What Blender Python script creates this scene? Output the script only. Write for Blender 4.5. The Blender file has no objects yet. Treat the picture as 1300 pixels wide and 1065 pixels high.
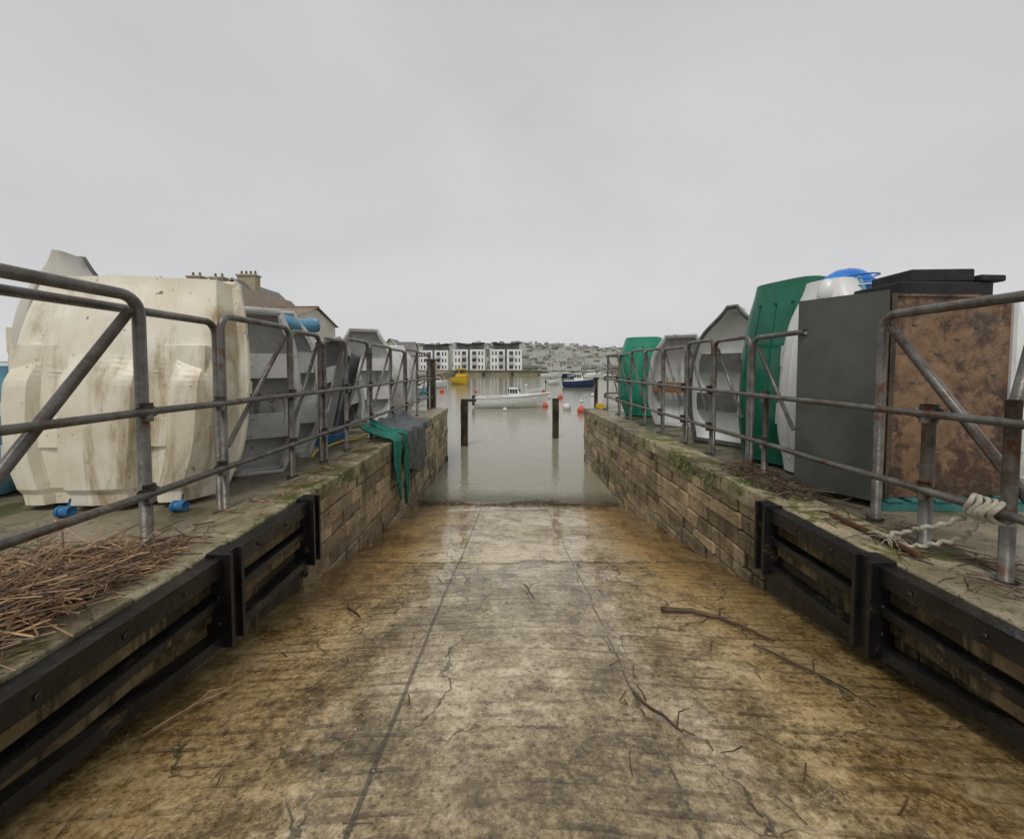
import bpy, math, random
from mathutils import Vector, Matrix, noise
random.seed(7)
R=math.radians
scene=bpy.context.scene
# ------------------------------------------------------------------ helpers
class MB:
    def __init__(s):
        s.v=[];s.f=[];s.m=[];s.s=[];s.c=[]
    def add(s,vs,fs,mat=0,smooth=False,col=0.5):
        o=len(s.v); s.v+= [tuple(v) for v in vs]
        for f in fs:
            s.f.append([i+o for i in f]); s.m.append(mat); s.s.append(smooth); s.c.append(col)
    def box(s,x0,x1,y0,y1,z0,z1,mat=0,mx=None,col=0.5,jit=0):
        vs=[Vector((x,y,z)) for z in (z0,z1) for y in (y0,y1) for x in (x0,x1)]
        if jit: vs=[v+Vector((random.uniform(-jit,jit),random.uniform(-jit,jit),random.uniform(-jit,jit))) for v in vs]
        if mx is not None: vs=[mx@v for v in vs]
        s.add(vs,[(0,2,3,1),(4,5,7,6),(0,1,5,4),(2,6,7,3),(0,4,6,2),(1,3,7,5)],mat,False,col)
    def frus(s,x0,x1,y0,y1,z0,z1,ix0,ix1,iy,mat=0,mx=None):
        vs=[Vector(p) for p in ((x0,y0,z0),(x1,y0,z0),(x0,y1,z0),(x1,y1,z0),(x0+ix0,y0+iy,z1),(x1-ix1,y0+iy,z1),(x0+ix0,y1-iy,z1),(x1-ix1,y1-iy,z1))]
        if mx is not None: vs=[mx@v for v in vs]
        s.add(vs,[(0,2,3,1),(4,5,7,6),(0,1,5,4),(2,6,7,3),(0,4,6,2),(1,3,7,5)],mat)
    def tube(s,pts,r,n=8,mat=0,closed=False,col=0.5,smooth=True,r2=None):
        pts=[Vector(p) for p in pts]; N=len(pts); vs=[];fs=[]
        up=None
        for i,p in enumerate(pts):
            if closed: t=pts[(i+1)%N]-pts[i-1]
            else: t=pts[min(i+1,N-1)]-pts[max(i-1,0)]
            if t.length<1e-9: t=Vector((0,0,1))
            t.normalize()
            if up is None:
                up=Vector((0,0,1)) if abs(t.z)<.9 else Vector((0,1,0))
            a=t.cross(up)
            if a.length<1e-4: a=t.orthogonal()
            a.normalize(); b=a.cross(t); b.normalize(); up=b
            rr=r if r2 is None else r+(r2-r)*i/max(N-1,1)
            for k in range(n):
                an=2*math.pi*k/n
                vs.append(p+a*math.cos(an)*rr+b*math.sin(an)*rr)
        M_=N if closed else N-1
        for i in range(M_):
            j=(i+1)%N
            for k in range(n):
                fs.append((i*n+k,i*n+(k+1)%n,j*n+(k+1)%n,j*n+k))
        if not closed:
            fs.append(tuple(range(n))); fs.append(tuple((N-1)*n+k for k in reversed(range(n))))
        s.add(vs,fs,mat,smooth,col)
    def poly(s,pts,z0,z1,mat=0):
        n=len(pts)
        vs=[(x,y,z0) for x,y in pts]+[(x,y,z1) for x,y in pts]
        fs=[tuple(reversed(range(n))),tuple(range(n,2*n))]+[(i,(i+1)%n,n+(i+1)%n,n+i) for i in range(n)]
        s.add(vs,fs,mat)
    def ball(s,c,r,mat=0,sx=1,sy=1,sz=1,n=14,wob=0,col=.5):
        vs=[];fs=[];m=n//2+1
        for i in range(m+1):
            for k in range(n):
                a=math.pi*i/m;b=2*math.pi*k/n
                d=Vector((math.sin(a)*math.cos(b),math.sin(a)*math.sin(b),math.cos(a)))
                q=r*(1+wob*noise.noise(d*2.3+Vector(c)*3)+wob*.6*noise.noise(d*5+Vector(c)))
                vs.append((c[0]+d.x*q*sx,c[1]+d.y*q*sy,c[2]+d.z*q*sz))
        for i in range(m):
            for k in range(n):
                fs.append((i*n+k,(i+1)*n+k,(i+1)*n+(k+1)%n,i*n+(k+1)%n))
        s.add(vs,fs,mat,True,col)
    def build(s,name,mats,bevel=0,recentre=True):
        c=Vector((0,0,0))
        if recentre and s.v:
            xs=[v[0] for v in s.v];ys=[v[1] for v in s.v];zs=[v[2] for v in s.v]
            c=Vector(((min(xs)+max(xs))/2,(min(ys)+max(ys))/2,min(zs)))
        me=bpy.data.meshes.new(name)
        me.from_pydata([(v[0]-c.x,v[1]-c.y,v[2]-c.z) for v in s.v],[],s.f)
        for m in mats: me.materials.append(m)
        me.polygons.foreach_set('material_index',s.m)
        me.polygons.foreach_set('use_smooth',s.s)
        ca=me.color_attributes.new('Col','FLOAT_COLOR','CORNER')
        arr=[]
        for p,cv in zip(me.polygons,s.c):
            arr+= [cv,cv,cv,1.0]*p.loop_total
        ca.data.foreach_set('color',arr)
        me.update()
        ob=bpy.data.objects.new(name,me); ob.location=c
        scene.collection.objects.link(ob)
        if bevel:
            b=ob.modifiers.new('bevel','BEVEL'); b.width=bevel; b.segments=2; b.limit_method='ANGLE'
        return ob

class NT:
    def __init__(s,nt): s.nt=nt
    def n(s,t,**k):
        n=s.nt.nodes.new(t)
        for a,b in k.items(): setattr(n,a,b)
        return n
    def l(s,a,b): s.nt.links.new(a,b)
    def val(s,sock,v):
        if isinstance(v,bpy.types.NodeSocket): s.l(v,sock)
        else: sock.default_value=v
    def math(s,op,a,b=0,c=0,clamp=False):
        n=s.n('ShaderNodeMath',operation=op,use_clamp=clamp)
        s.val(n.inputs[0],a); s.val(n.inputs[1],b); s.val(n.inputs[2],c); return n.outputs[0]
    def noise(s,vec,scale,detail=4,rough=.55,dist=0):
        n=s.n('ShaderNodeTexNoise'); s.l(vec,n.inputs['Vector']); n.inputs['Scale'].default_value=scale
        n.inputs['Detail'].default_value=detail;n.inputs['Roughness'].default_value=rough;n.inputs['Distortion'].default_value=dist
        return n.outputs['Fac']
    def ramp(s,fac,stops,interp='LINEAR'):
        n=s.n('ShaderNodeValToRGB'); n.color_ramp.interpolation=interp
        e=n.color_ramp.elements
        while len(e)<len(stops): e.new(.5)
        for i,(p,c) in enumerate(stops):
            e[i].position=p; e[i].color=(c[0],c[1],c[2],1) if not isinstance(c,(int,float)) else (c,c,c,1)
        s.l(fac,n.inputs[0]); return n.outputs[0]
    def mix(s,f,a,b,mode='MIX'):
        n=s.n('ShaderNodeMix',data_type='RGBA',blend_type=mode)
        s.val(n.inputs[0],f)
        for i,v in ((6,a),(7,b)):
            if isinstance(v,bpy.types.NodeSocket): s.l(v,n.inputs[i])
            else: n.inputs[i].default_value=(v[0],v[1],v[2],1)
        return n.outputs[2]
    def smooth(s,x,a,b):
        n=s.n('ShaderNodeMapRange',interpolation_type='SMOOTHSTEP')
        s.val(n.inputs[0],x); n.inputs[1].default_value=a;n.inputs[2].default_value=b
        return n.outputs[0]
    def mapping(s,vec,scale=(1,1,1),rot=(0,0,0)):
        n=s.n('ShaderNodeMapping'); s.l(vec,n.inputs[0]); n.inputs['Scale'].default_value=scale;n.inputs['Rotation'].default_value=rot
        return n.outputs[0]
def newmat(name):
    m=bpy.data.materials.new(name); m.use_nodes=True
    t=NT(m.node_tree); p=m.node_tree.nodes['Principled BSDF']; return m,t,p
def bumpto(t,p,h,strength,dist=.01):
    b=t.n('ShaderNodeBump'); b.inputs['Strength'].default_value=strength; b.inputs['Distance'].default_value=dist
    t.l(h,b.inputs['Height']); t.l(b.outputs[0],p.inputs['Normal'])
def M(name,c1,c2,scale=4,rough=.6,bump=.2,bscale=30,metal=0,stain=None,st=(.55,.7),sscale=3,streak=True,var=0,rough2=None,bd=.01,spec=.5,speck=None,speckth=.64,speckscale=45):
    m,t,p=newmat(name)
    v=t.n('ShaderNodeTexCoord').outputs['Object']
    f=t.noise(v,scale,4,.62)
    c=t.ramp(f,[(.3,c1),(.7,c2)])
    if stain:
        vv=t.mapping(v,(1,1,.18)) if streak else v
        sf=t.noise(vv,sscale*3,5,.7,.3)
        sf2=t.noise(v,sscale*.6,3)
        q=t.math('ADD',t.math('MULTIPLY',sf,.65),t.math('MULTIPLY',sf2,.4))
        c=t.mix(t.smooth(q,*st),c,stain)
    if speck:
        c=t.mix(t.smooth(t.noise(v,speckscale,3,.7),speckth,speckth+.05),c,speck)
    if var:
        a=t.n('ShaderNodeAttribute',attribute_name='Col')
        g=t.math('MULTIPLY_ADD',a.outputs['Fac'],var*2,1-var)
        cc=t.n('ShaderNodeCombineColor')
        for i in range(3): t.l(g,cc.inputs[i])
        c=t.mix(1,c,cc.outputs[0],'MULTIPLY')
    t.l(c,p.inputs['Base Color'])
    p.inputs['Metallic'].default_value=metal
    p.inputs['Specular IOR Level'].default_value=spec
    if rough2 is not None:
        r=t.n('ShaderNodeMapRange'); t.l(t.noise(v,scale*.8,3),r.inputs[0])
        r.inputs[1].default_value=.35;r.inputs[2].default_value=.65;r.inputs[3].default_value=rough;r.inputs[4].default_value=rough2
        t.l(r.outputs[0],p.inputs['Roughness'])
    else: p.inputs['Roughness'].default_value=rough
    if bump: bumpto(t,p,t.noise(v,bscale,4,.65),bump,bd)
    return m
def cr(vals,t):
    n=len(vals)-1; f=t*n; i=min(int(f),n-1); u=f-i
    p0=vals[max(i-1,0)];p1=vals[i];p2=vals[i+1];p3=vals[min(i+2,n)]
    return .5*(2*p1+(p2-p0)*u+(2*p0-5*p1+4*p2-p3)*u*u+(3*p1-p0-3*p2+p3)*u**3)

# ------------------------------------------------------------------ materials
m_pipe=M('weathered_galvanised_pipe',(.06,.056,.05),(.20,.19,.17),9,.34,.3,60,.3,stain=(.11,.05,.02),st=(.54,.66),sscale=5,streak=False)
m_black=M('black_bitumen_paint',(.004,.004,.005),(.020,.019,.018),7,.14,.6,25,0,stain=(.11,.07,.03),st=(.62,.70),sscale=4,streak=False,rough2=.4,speck=(.12,.09,.05),speckth=.70)
m_stone=M('quay_stone',(.17,.125,.07),(.46,.36,.22),3,.3,.9,22,0,stain=(.09,.078,.03),st=(.54,.66),sscale=1.4,var=.4,rough2=.7,bd=.022,speck=(.05,.037,.02),speckth=.60,speckscale=22)
m_mortar=M('dark_mortar',(.03,.024,.015),(.09,.07,.04),8,.7,.6,30)
m_cope=M('mossy_coping',(.16,.13,.075),(.42,.36,.24),4,.3,.7,30,0,stain=(.085,.09,.02),st=(.52,.61),sscale=1.3,streak=False,var=.3,rough2=.7,bd=.02,speck=(.06,.045,.02),speckth=.6)
m_quay=M('wet_quay_concrete',(.11,.09,.06),(.32,.275,.2),1.6,.14,.5,35,0,stain=(.08,.08,.03),st=(.50,.6),sscale=.8,streak=False,rough2=.55,speck=(.06,.045,.025),speckth=.6,speckscale=25)
m_sheetc=M('shuttered_concrete',(.08,.055,.025),(.26,.19,.095),3,.25,.8,20,0,stain=(.035,.027,.01),st=(.48,.58),sscale=2,rough2=.6,bd=.02,speck=(.38,.32,.2),speckth=.66)
m_cream=M('dirty_cream_fibreglass',(.64,.58,.43),(.86,.82,.71),2.2,.28,.12,18,0,stain=(.34,.26,.13),st=(.50,.68),sscale=1.6,rough2=.5,speck=(.15,.12,.06),speckth=.66,speckscale=16)
m_white=M('white_gelcoat',(.66,.68,.66),(.8,.81,.79),3,.3,.06,20,0,stain=(.35,.35,.28),st=(.58,.72),sscale=2)
m_lgrey=M('pale_grey_fibreglass',(.40,.41,.40),(.60,.61,.60),3,.35,.1,20,0,stain=(.17,.15,.11),st=(.53,.66),sscale=2,speck=(.13,.12,.08),speckth=.66,speckscale=20)
m_dgrey=M('dark_grey_interior',(.05,.053,.055),(.11,.113,.115),4,.5,.2,25,0,stain=(.2,.2,.18),st=(.6,.72))
m_mgrey=M('mid_grey_fibreglass',(.17,.175,.175),(.30,.305,.30),4,.45,.2,25,0,stain=(.07,.07,.05),st=(.54,.66))
m_green=M('green_gelcoat',(.002,.085,.045),(.007,.155,.09),2,.16,.08,15,0,stain=(.02,.09,.05),st=(.56,.7),speck=(.2,.3,.22),speckth=.7,speckscale=30)
m_teal=M('teal_gelcoat',(.004,.17,.10),(.012,.26,.16),3,.3,.08,15,0,stain=(.1,.22,.16),st=(.58,.72))
m_rimw=M('rubbing_strake_white',(.55,.56,.55),(.7,.7,.68),6,.5,.1,30)
m_rimd=M('rubbing_strake_dark',(.06,.06,.06),(.14,.14,.13),6,.5,.1,30)
m_blue=M('blue_plastic',(.006,.13,.52),(.03,.30,.80),4,.3,.15,14,0)
m_float=M('dull_blue_float',(.01,.10,.28),(.03,.2,.42),8,.5,.2,20,0,stain=(.1,.1,.08))
m_lblue=M('pale_blue_gelcoat',(.08,.25,.38),(.16,.36,.5),3,.35,.1,15,0,stain=(.3,.32,.3),st=(.6,.74))
m_ply=M('rain_stained_plywood',(.13,.068,.035),(.30,.185,.10),7,.28,.5,30,0,stain=(.055,.028,.016),st=(.47,.60),sscale=2.2,streak=False,rough2=.6,speck=(.36,.28,.15),speckth=.67,speckscale=50,bd=.012)
m_panel=M('grey_painted_board',(.055,.062,.054),(.09,.097,.088),3,.45,.15,70,stain=(.12,.13,.12),st=(.6,.72),speck=(.2,.21,.2),speckth=.71,speckscale=70)
m_foam=M('black_foam',(.010,.010,.011),(.028,.028,.03),8,.8,.5,80)
m_pallet=M('teal_pallet_wood',(.02,.12,.12),(.05,.20,.19),6,.6,.3,30,stain=(.05,.05,.04))
m_wood=M('wet_timber',(.035,.026,.015),(.10,.072,.04),5,.4,.8,25,0,stain=(.015,.013,.009),st=(.5,.6))
m_brown=M('varnished_thwart',(.16,.07,.025),(.28,.13,.05),6,.4,.2,25)
m_reed=M('dry_reed',(.15,.08,.04),(.40,.26,.14),12,.5,.1,40,var=.85)
m_weed=M('seaweed_debris',(.03,.018,.008),(.11,.06,.025),10,.5,.2,40,var=.6)
m_leaf=M('green_leaf',(.05,.10,.02),(.12,.18,.04),10,.6,0,var=.5)
m_rope=M('frayed_rope',(.36,.33,.25),(.58,.53,.43),30,.9,.8,120)
m_net=M('dark_fabric',(.06,.065,.07),(.17,.18,.185),18,.7,.7,70,speck=(.3,.3,.3),speckth=.68)
m_netg=M('green_net_fabric',(.01,.13,.09),(.03,.25,.19),18,.7,.7,70)
m_yel=M('yellow_plastic',(.55,.36,.02),(.75,.5,.04),6,.4,.1,30)
m_red=M('red_buoy_plastic',(.55,.07,.04),(.7,.14,.08),4,.4,.1,20)
m_slate=M('slate_roof',(.10,.10,.10),(.19,.185,.175),2,.5,.4,8)
m_tile=M('brown_tile_roof',(.17,.125,.09),(.26,.20,.14),2,.6,.4,8)
m_rend=M('pale_render',(.5,.48,.42),(.66,.64,.58),.6,.8,.1,10,stain=(.38,.35,.28))
m_ystone=M('yellow_stone',(.33,.28,.19),(.46,.39,.27),1.2,.8,.3,8)
m_rend2=M('white_render',(.74,.74,.72),(.84,.84,.82),.3,.7,0,10)
m_clad=M('dark_cladding',(.07,.075,.085),(.12,.125,.13),.5,.6,0,10)
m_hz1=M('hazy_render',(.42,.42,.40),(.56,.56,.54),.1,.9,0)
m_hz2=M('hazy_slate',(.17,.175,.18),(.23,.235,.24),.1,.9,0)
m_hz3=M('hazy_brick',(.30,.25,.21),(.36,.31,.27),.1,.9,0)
m_glass,t,p=newmat('window_glass'); p.inputs['Base Color'].default_value=(.045,.055,.06,1); p.inputs['Roughness'].default_value=.12
m_far=M('harbour_wall_stone',(.20,.17,.12),(.32,.28,.2),.5,.8,.3,3,stain=(.09,.08,.05))
m_navy=M('navy_gelcoat',(.01,.02,.07),(.02,.04,.13),2,.3,0,10)
m_hill,t,p=newmat('hazy_hill_fields')
v=t.n('ShaderNodeTexCoord').outputs['Object']
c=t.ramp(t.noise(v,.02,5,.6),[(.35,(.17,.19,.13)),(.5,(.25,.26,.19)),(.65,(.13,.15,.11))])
c=t.mix(.45,c,(.34,.36,.35)); t.l(c,p.inputs['Base Color']); p.inputs['Roughness'].default_value=.95  # pale grey mixed in: distance haze painted into the hill colour
# slipway concrete
m_slip,t,p=newmat('wet_ribbed_slip_concrete')
P=t.n('ShaderNodeNewGeometry').outputs['Position']
sp=t.n('ShaderNodeSeparateXYZ'); t.l(P,sp.inputs[0]); X,Y=sp.outputs[0],sp.outputs[1]
nA=t.noise(P,1.0,5,.62,.3); nB=t.noise(P,5.5,6,.74); nC=t.noise(P,38,4,.80)
nBh=t.math('SUBTRACT',nB,.5)
warp=t.math('MULTIPLY',t.math('SUBTRACT',t.noise(P,1.3,2),.5),.09)
fine=t.math('MULTIPLY',nBh,.022)
ribc=t.math('MULTIPLY',t.math('ADD',t.math('ADD',t.math('ADD',Y,warp),fine),t.math('MULTIPLY',t.math('ABSOLUTE',t.math('SUBTRACT',X,.05)),.10)),2*math.pi/.082)
rib=t.math('MULTIPLY_ADD',t.math('SINE',ribc),.5,.5)
groove=t.math('SUBTRACT',1,t.smooth(rib,.0,.34))
gmask=t.math('MULTIPLY_ADD',t.smooth(t.noise(t.mapping(P,(1.2,2.5,1)),2.3,4,.7),.42,.62),.8,.15)
groove=t.math('MULTIPLY',groove,gmask)
mixn=t.math('ADD',t.math('ADD',t.math('MULTIPLY',nA,.30),t.math('MULTIPLY',nB,.40)),t.math('MULTIPLY',nC,.30))
c=t.ramp(mixn,[(.385,(.055,.036,.013)),(.45,(.185,.130,.056)),(.51,(.38,.295,.16)),(.58,(.66,.56,.38))])
alg=t.smooth(t.noise(P,.8,4,.6),.50,.64)
c=t.mix(t.math('MULTIPLY',alg,.28),c,(.14,.11,.03))
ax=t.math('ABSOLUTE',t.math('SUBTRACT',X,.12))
edge=t.smooth(t.math('ADD',ax,t.math('MULTIPLY',nBh,1.5)),.70,1.35)
farY=t.math('ADD',Y,t.math('MULTIPLY',nBh,.5))
far=t.smooth(farY,3.52,3.60)
farcol=t.mix(t.smooth(mixn,.43,.53),(.27,.19,.09),(.70,.57,.36))
c=t.mix(t.math('MULTIPLY',far,.88),c,farcol)
ochre=t.mix(t.smooth(mixn,.42,.57),(.13,.052,.005),(.52,.30,.07))
oy=t.math('MULTIPLY_ADD',t.smooth(Y,2.0,3.8),.48,.42)
c=t.mix(t.math('MULTIPLY',edge,oy),c,ochre)
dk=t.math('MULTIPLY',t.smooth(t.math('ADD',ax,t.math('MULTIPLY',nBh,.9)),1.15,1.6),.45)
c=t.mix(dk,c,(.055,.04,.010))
vor=t.n('ShaderNodeTexVoronoi',feature='F1'); t.l(P,vor.inputs['Vector']); vor.inputs['Scale'].default_value=62
spk=t.math('MULTIPLY',t.smooth(vor.outputs['Distance'],.30,.16),t.smooth(t.noise(P,6,3),.50,.58))
c=t.mix(t.math('MULTIPLY',spk,.45),c,(.58,.51,.38))
pit=t.smooth(nC,.42,.34)
c=t.mix(t.math('MULTIPLY',pit,.65),c,(.035,.024,.009))
c=t.mix(t.math('MULTIPLY',groove,.50),c,(.06,.040,.015))
wv=t.n('ShaderNodeVectorMath',operation='ADD'); nz=t.n('ShaderNodeTexNoise'); t.l(P,nz.inputs['Vector']); nz.inputs['Scale'].default_value=2.6; nz.inputs['Detail'].default_value=5
sc=t.n('ShaderNodeVectorMath',operation='SCALE'); t.l(nz.outputs['Color'],sc.inputs[0]); sc.inputs['Scale'].default_value=.6
t.l(P,wv.inputs[0]); t.l(sc.outputs[0],wv.inputs[1])
v2=t.n('ShaderNodeTexVoronoi',feature='DISTANCE_TO_EDGE'); t.l(t.mapping(wv.outputs[0],(1,1,0)),v2.inputs['Vector']); v2.inputs['Scale'].default_value=.95
crk=t.math('MULTIPLY',t.math('SUBTRACT',1,t.smooth(v2.outputs['Distance'],.001,.006)),t.smooth(nA,.42,.52))
def line(x0,w,wa=.35):
    d=t.math('ABSOLUTE',t.math('SUBTRACT',t.math('ADD',X,t.math('MULTIPLY',warp,wa)),x0)); return t.math('SUBTRACT',1,t.smooth(d,w*.4,w))
J=t.math('MAXIMUM',line(-.50,.011,.25),t.math('MULTIPLY',line(.56,.007,1.5),t.smooth(nB,.42,.5)))
stepl=t.math('SUBTRACT',1,t.smooth(t.math('ABSOLUTE',t.math('SUBTRACT',farY,3.55)),.006,.035))
K=t.math('MAXIMUM',t.math('MAXIMUM',crk,J),stepl)
c=t.mix(t.math('MULTIPLY',K,.68),c,(.02,.014,.007))
wet=t.smooth(Y,5.7,6.4); c=t.mix(t.math('MULTIPLY',wet,.5),c,(.20,.15,.075))
t.l(c,p.inputs['Base Color'])
pud=t.smooth(t.noise(P,1.9,4,.62),.47,.58)
r=t.math('MULTIPLY_ADD',pud,-.22,.28); t.l(r,p.inputs['Roughness'])
p.inputs['Coat Weight'].default_value=.7; p.inputs['Coat Roughness'].default_value=.06
h=t.math('ADD',t.math('MULTIPLY',groove,-.7),t.math('MULTIPLY',nC,.9)); h=t.math('ADD',h,t.math('MULTIPLY',nB,.9))
h=t.math('MULTIPLY',h,t.math('MULTIPLY_ADD',pud,-.65,1)); h=t.math('SUBTRACT',h,t.math('MULTIPLY',K,.8))
bumpto(t,p,h,.8,.011)
# water
m_water,t,p=newmat('murky_harbour_water')
P=t.n('ShaderNodeNewGeometry').outputs['Position']
sp=t.n('ShaderNodeSeparateXYZ'); t.l(P,sp.inputs[0])
p.inputs['Base Color'].default_value=(.26,.25,.18,1); p.inputs['Roughness'].default_value=.04; p.inputs['IOR'].default_value=1.36
al=t.smooth(t.math('ADD',sp.outputs[1],t.math('MULTIPLY',t.noise(P,2,2),.5)),6.5,7.6)
t.l(t.math('MULTIPLY_ADD',al,.80,.20),p.inputs['Alpha'])
h=t.math('ADD',t.noise(t.mapping(P,(1,1.9,1)),4.2,3,.55),t.math('MULTIPLY',t.noise(t.mapping(P,(1,1.5,1)),.9,2),1.0))
bumpto(t,p,h,.26,.035)

# ------------------------------------------------------------------ terrain, water, quays
mb=MB(); mb.add([(-3000,-600,-3.2),(3000,-600,-3.2),(3000,3000,-3.2),(-3000,3000,-3.2)],[(0,1,2,3)]); mb.build('ground',[m_quay],recentre=False)
mb=MB(); mb.add([(-400,5.0,-1.29),(400,5.0,-1.29),(400,140,-1.29),(-400,140,-1.29)],[(0,1,2,3)]); mb.build('harbour_water',[m_water],recentre=False)
def slipz(y): return -.22-.165*y
mb=MB(); nx,ny=70,300
vs=[];fs=[]
for j in range(ny+1):
    y=-3+14.5*j/ny
    for i in range(nx+1):
        x=-1.75+3.9*i/nx
        e=3.56+.09*noise.noise(Vector((x*2.2,0,3)))
        z=slipz(y)+.012*noise.noise(Vector((x*1.3,y*1.3,0)))+.004*noise.noise(Vector((x*5,y*5,0)))+ (.0 if y<e else -.022)
        if y>6: z+=.03*noise.noise(Vector((x*.9,y*.8,5)))
        vs.append((x,y,z))
for j in range(ny):
    for i in range(nx):
        a=j*(nx+1)+i; fs.append((a,a+1,a+nx+2,a+nx+1))
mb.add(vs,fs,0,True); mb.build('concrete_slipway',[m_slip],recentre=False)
XL=-1.60
def XR(y): return 1.965-.0185*y
mb=MB()
mb.poly([(-1.93,9.55),(-7.1,24),(-300,24),(-300,-30),(-1.93,-30)],-3,0)
mb.build('quay_ground',[m_quay],recentre=False)
mb=MB()
mb.poly([(XR(9.5)+.33,9.55),(XR(-30)+.33,-30),(300,-30),(300,25),(6.6,25)],-3,0)
mb.build('quay_ground',[m_quay],recentre=False)
def stone_wall(side):
    mb=MB()
    face=(lambda y:XL) if side<0 else XR
    def bx(y0,y1,x_off,depth,z0,z1,mat,col=.5,jit=0):
        ym=(y0+y1)/2; f=face(ym)+side*x_off
        a,b=sorted((f,f+side*depth)); mb.box(a,b,y0,y1,z0,z1,mat,None,col,jit)
    seg=[-3+ i*.6 for i in range(21)]
    for i in range(len(seg)):
        y0=seg[i]; y1=min(y0+.6,9.5)
        if y1<=2.96: bx(y0,y1,.012,.31,-2.2,-.005,2)
        elif y0<9.5: bx(y0,y1,.03,.30,-3,-.11,1)
    zc=-.10
    while zc>-1.9:
        hgt=random.uniform(.105,.16)
        yy=2.95-random.uniform(0,.3)
        while yy<9.5:
            L=random.uniform(.2,.55); y0=max(yy,2.9); y1=min(yy+L-.012,9.54)
            if y1>y0+.04:
                bx(y0,y1,random.uniform(-.016,.012),.1,zc-hgt+.010,zc,0,random.random(),.006)
            yy+=L
        zc-=hgt
    yy=-3
    while yy<9.5:
        L=random.uniform(.55,.85); y1=min(yy+L-.008,9.56)
        th=.11 if yy>2.7 else .06
        bx(yy,y1,random.uniform(-.03,-.01) if yy>2.7 else .005,.36,-th,random.uniform(.018,.034),3,random.random(),.008)
        yy+=L
    return mb.build('stone_quay_wall',[m_stone,m_mortar,m_sheetc,m_cope],bevel=.010,recentre=False)
stone_wall(-1); stone_wall(1)
def frame(y0,y1,side,nearpost=True):
    mb=MB(); face=(lambda y:XL) if side<0 else XR
    def seg(ya,yb,za,zb,h,pr,mat=0):
        N=max(1,int((yb-ya)/.16)); 
        for k in range(N):
            a=ya+(yb-ya)*k/N; b=ya+(yb-ya)*(k+1)/N; 
            vs=[]
            for yy in (a,b):
                u=(yy-ya)/max(yb-ya,1e-6); xx=face(yy); zz=za+(zb-za)*u; w_=.003*noise.noise(Vector((yy*6,zz*9,side)))
                for dx in (.004*side,-pr*side-w_):
                    for dz in (0,h): vs.append((xx+dx,yy,zz+dz+w_))
            mb.add(vs,[(0,4,5,1),(2,3,7,6),(1,5,7,3),(0,2,6,4)]+([(0,1,3,2)] if k==0 else [])+([(4,6,7,5)] if k==N-1 else []),mat)
    bz=lambda y:max(slipz(y)+.015,-.46)
    seg(y0,y1-.1,-.085,-.085,.095,.085)
    seg(y0,y1-.1,-.245,-.245,.045,.07)
    seg(y0,y1-.1,bz(y0)+.0,bz(y1-.1)+.0,.055,.08)
    seg(y0,y1-.1,-.180,-.180,.075,.022,1)
    seg(y0,y1-.1,-.33,-.33,.07,.02,1)
    for yp in ([y1-.1]+([y0] if nearpost else [])):
        zt=.03; zb=bz(yp)-.01
        for (a,b,pr) in ((yp,yp+.022,.125),(yp+.022,yp+.085,.10),(yp+.085,yp+.107,.125)):
            seg(a,b,zb,zb,zt-zb,pr)
        for zz in (-.05,-.2,-.34):
            mb.ball((face(yp)-side*.06,yp-.004,zz),.012,0,1,.6,1,8)
    k=y0+.15
    while k<y1-.15:
        mb.ball((face(k)-side*.088,k,-.045),.012,0,.6,1,1,8); k+=.28
    mb.build('black_fender_frame',[m_black,m_sheetc],bevel=.004)
frame(.2,2.08,-1); frame(2.12,2.93,-1,False)
frame(.2,2.0,1); frame(2.03,2.80,1,False)
m_rust=M('rusty_steel',(.06,.028,.014),(.15,.07,.03),12,.5,.5,40)
mb=MB(); mb.box(2.08,2.10,1.95,2.5,.036,.06); mb.box(2.10,2.125,1.95,2.5,.036,.044); mb.build('rusty_steel_angle',[m_rust],bevel=.003)
# ------------------------------------------------------------------ railings
def arc_frame(mb,x,y0,y1,zt,r,drop0=True,drop1=True,rad=.14,zb=0.0,x2=None):
    x2=x if x2 is None else x2
    pts=[]
    if drop0:
        pts+=[(x,y0,zb),(x,y0,zt-rad)]
        for k in range(1,6):
            a=math.pi/2*k/6; pts.append((x,y0+rad*(1-math.cos(a)),zt-rad+rad*math.sin(a)))
        pts.append((x,y0+rad,zt))
    else: pts.append((x,y0,zt))
    if drop1:
        pts.append((x2,y1-rad,zt))
        for k in range(1,6):
            a=math.pi/2*k/6; pts.append((x2,y1-rad+rad*math.sin(a),zt-rad+rad*math.cos(a)))
        pts+=[(x2,y1,zt-rad),(x2,y1,zb)]
    else: pts.append((x2,y1,zt))
    mb.tube(pts,r,10)
def knuckle(mb,x,y,z,r=.036): 
    mb.tube([(x,y-.045,z),(x,y+.045,z)],r,10); mb.tube([(x,y,z-.05),(x,y,z+.05)],r+.003,10)
def foot(mb,x,y):
    mb.tube([(x,y,0),(x,y,.03)],.045,12)
mb=MB(); xl=-1.99
arc_frame(mb,xl,-1.5,2.07,1.38,.029,False,True,rad=.09)
arc_frame(mb,xl-.09,.6,2.72,1.32,.024,False,True,rad=.09)
mb.tube([(xl,2.02,1.30),(xl,1.05,.02)],.024,8)
ys=[2.60,3.46,4.04,4.62,5.39,6.34,7.2,8.1,9.4]
for i in range(len(ys)-1):
    y0,y1=ys[i],ys[i+1]
    arc_frame(mb,xl-.02*(i%2),y0+.05,y1,1.36-.02*(i%3),.023,rad=.09)
    mb.tube([(xl,y1-.06,1.28),(xl-.02,max(y0+.05,y1-.75),.45)],.018,6)
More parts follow.
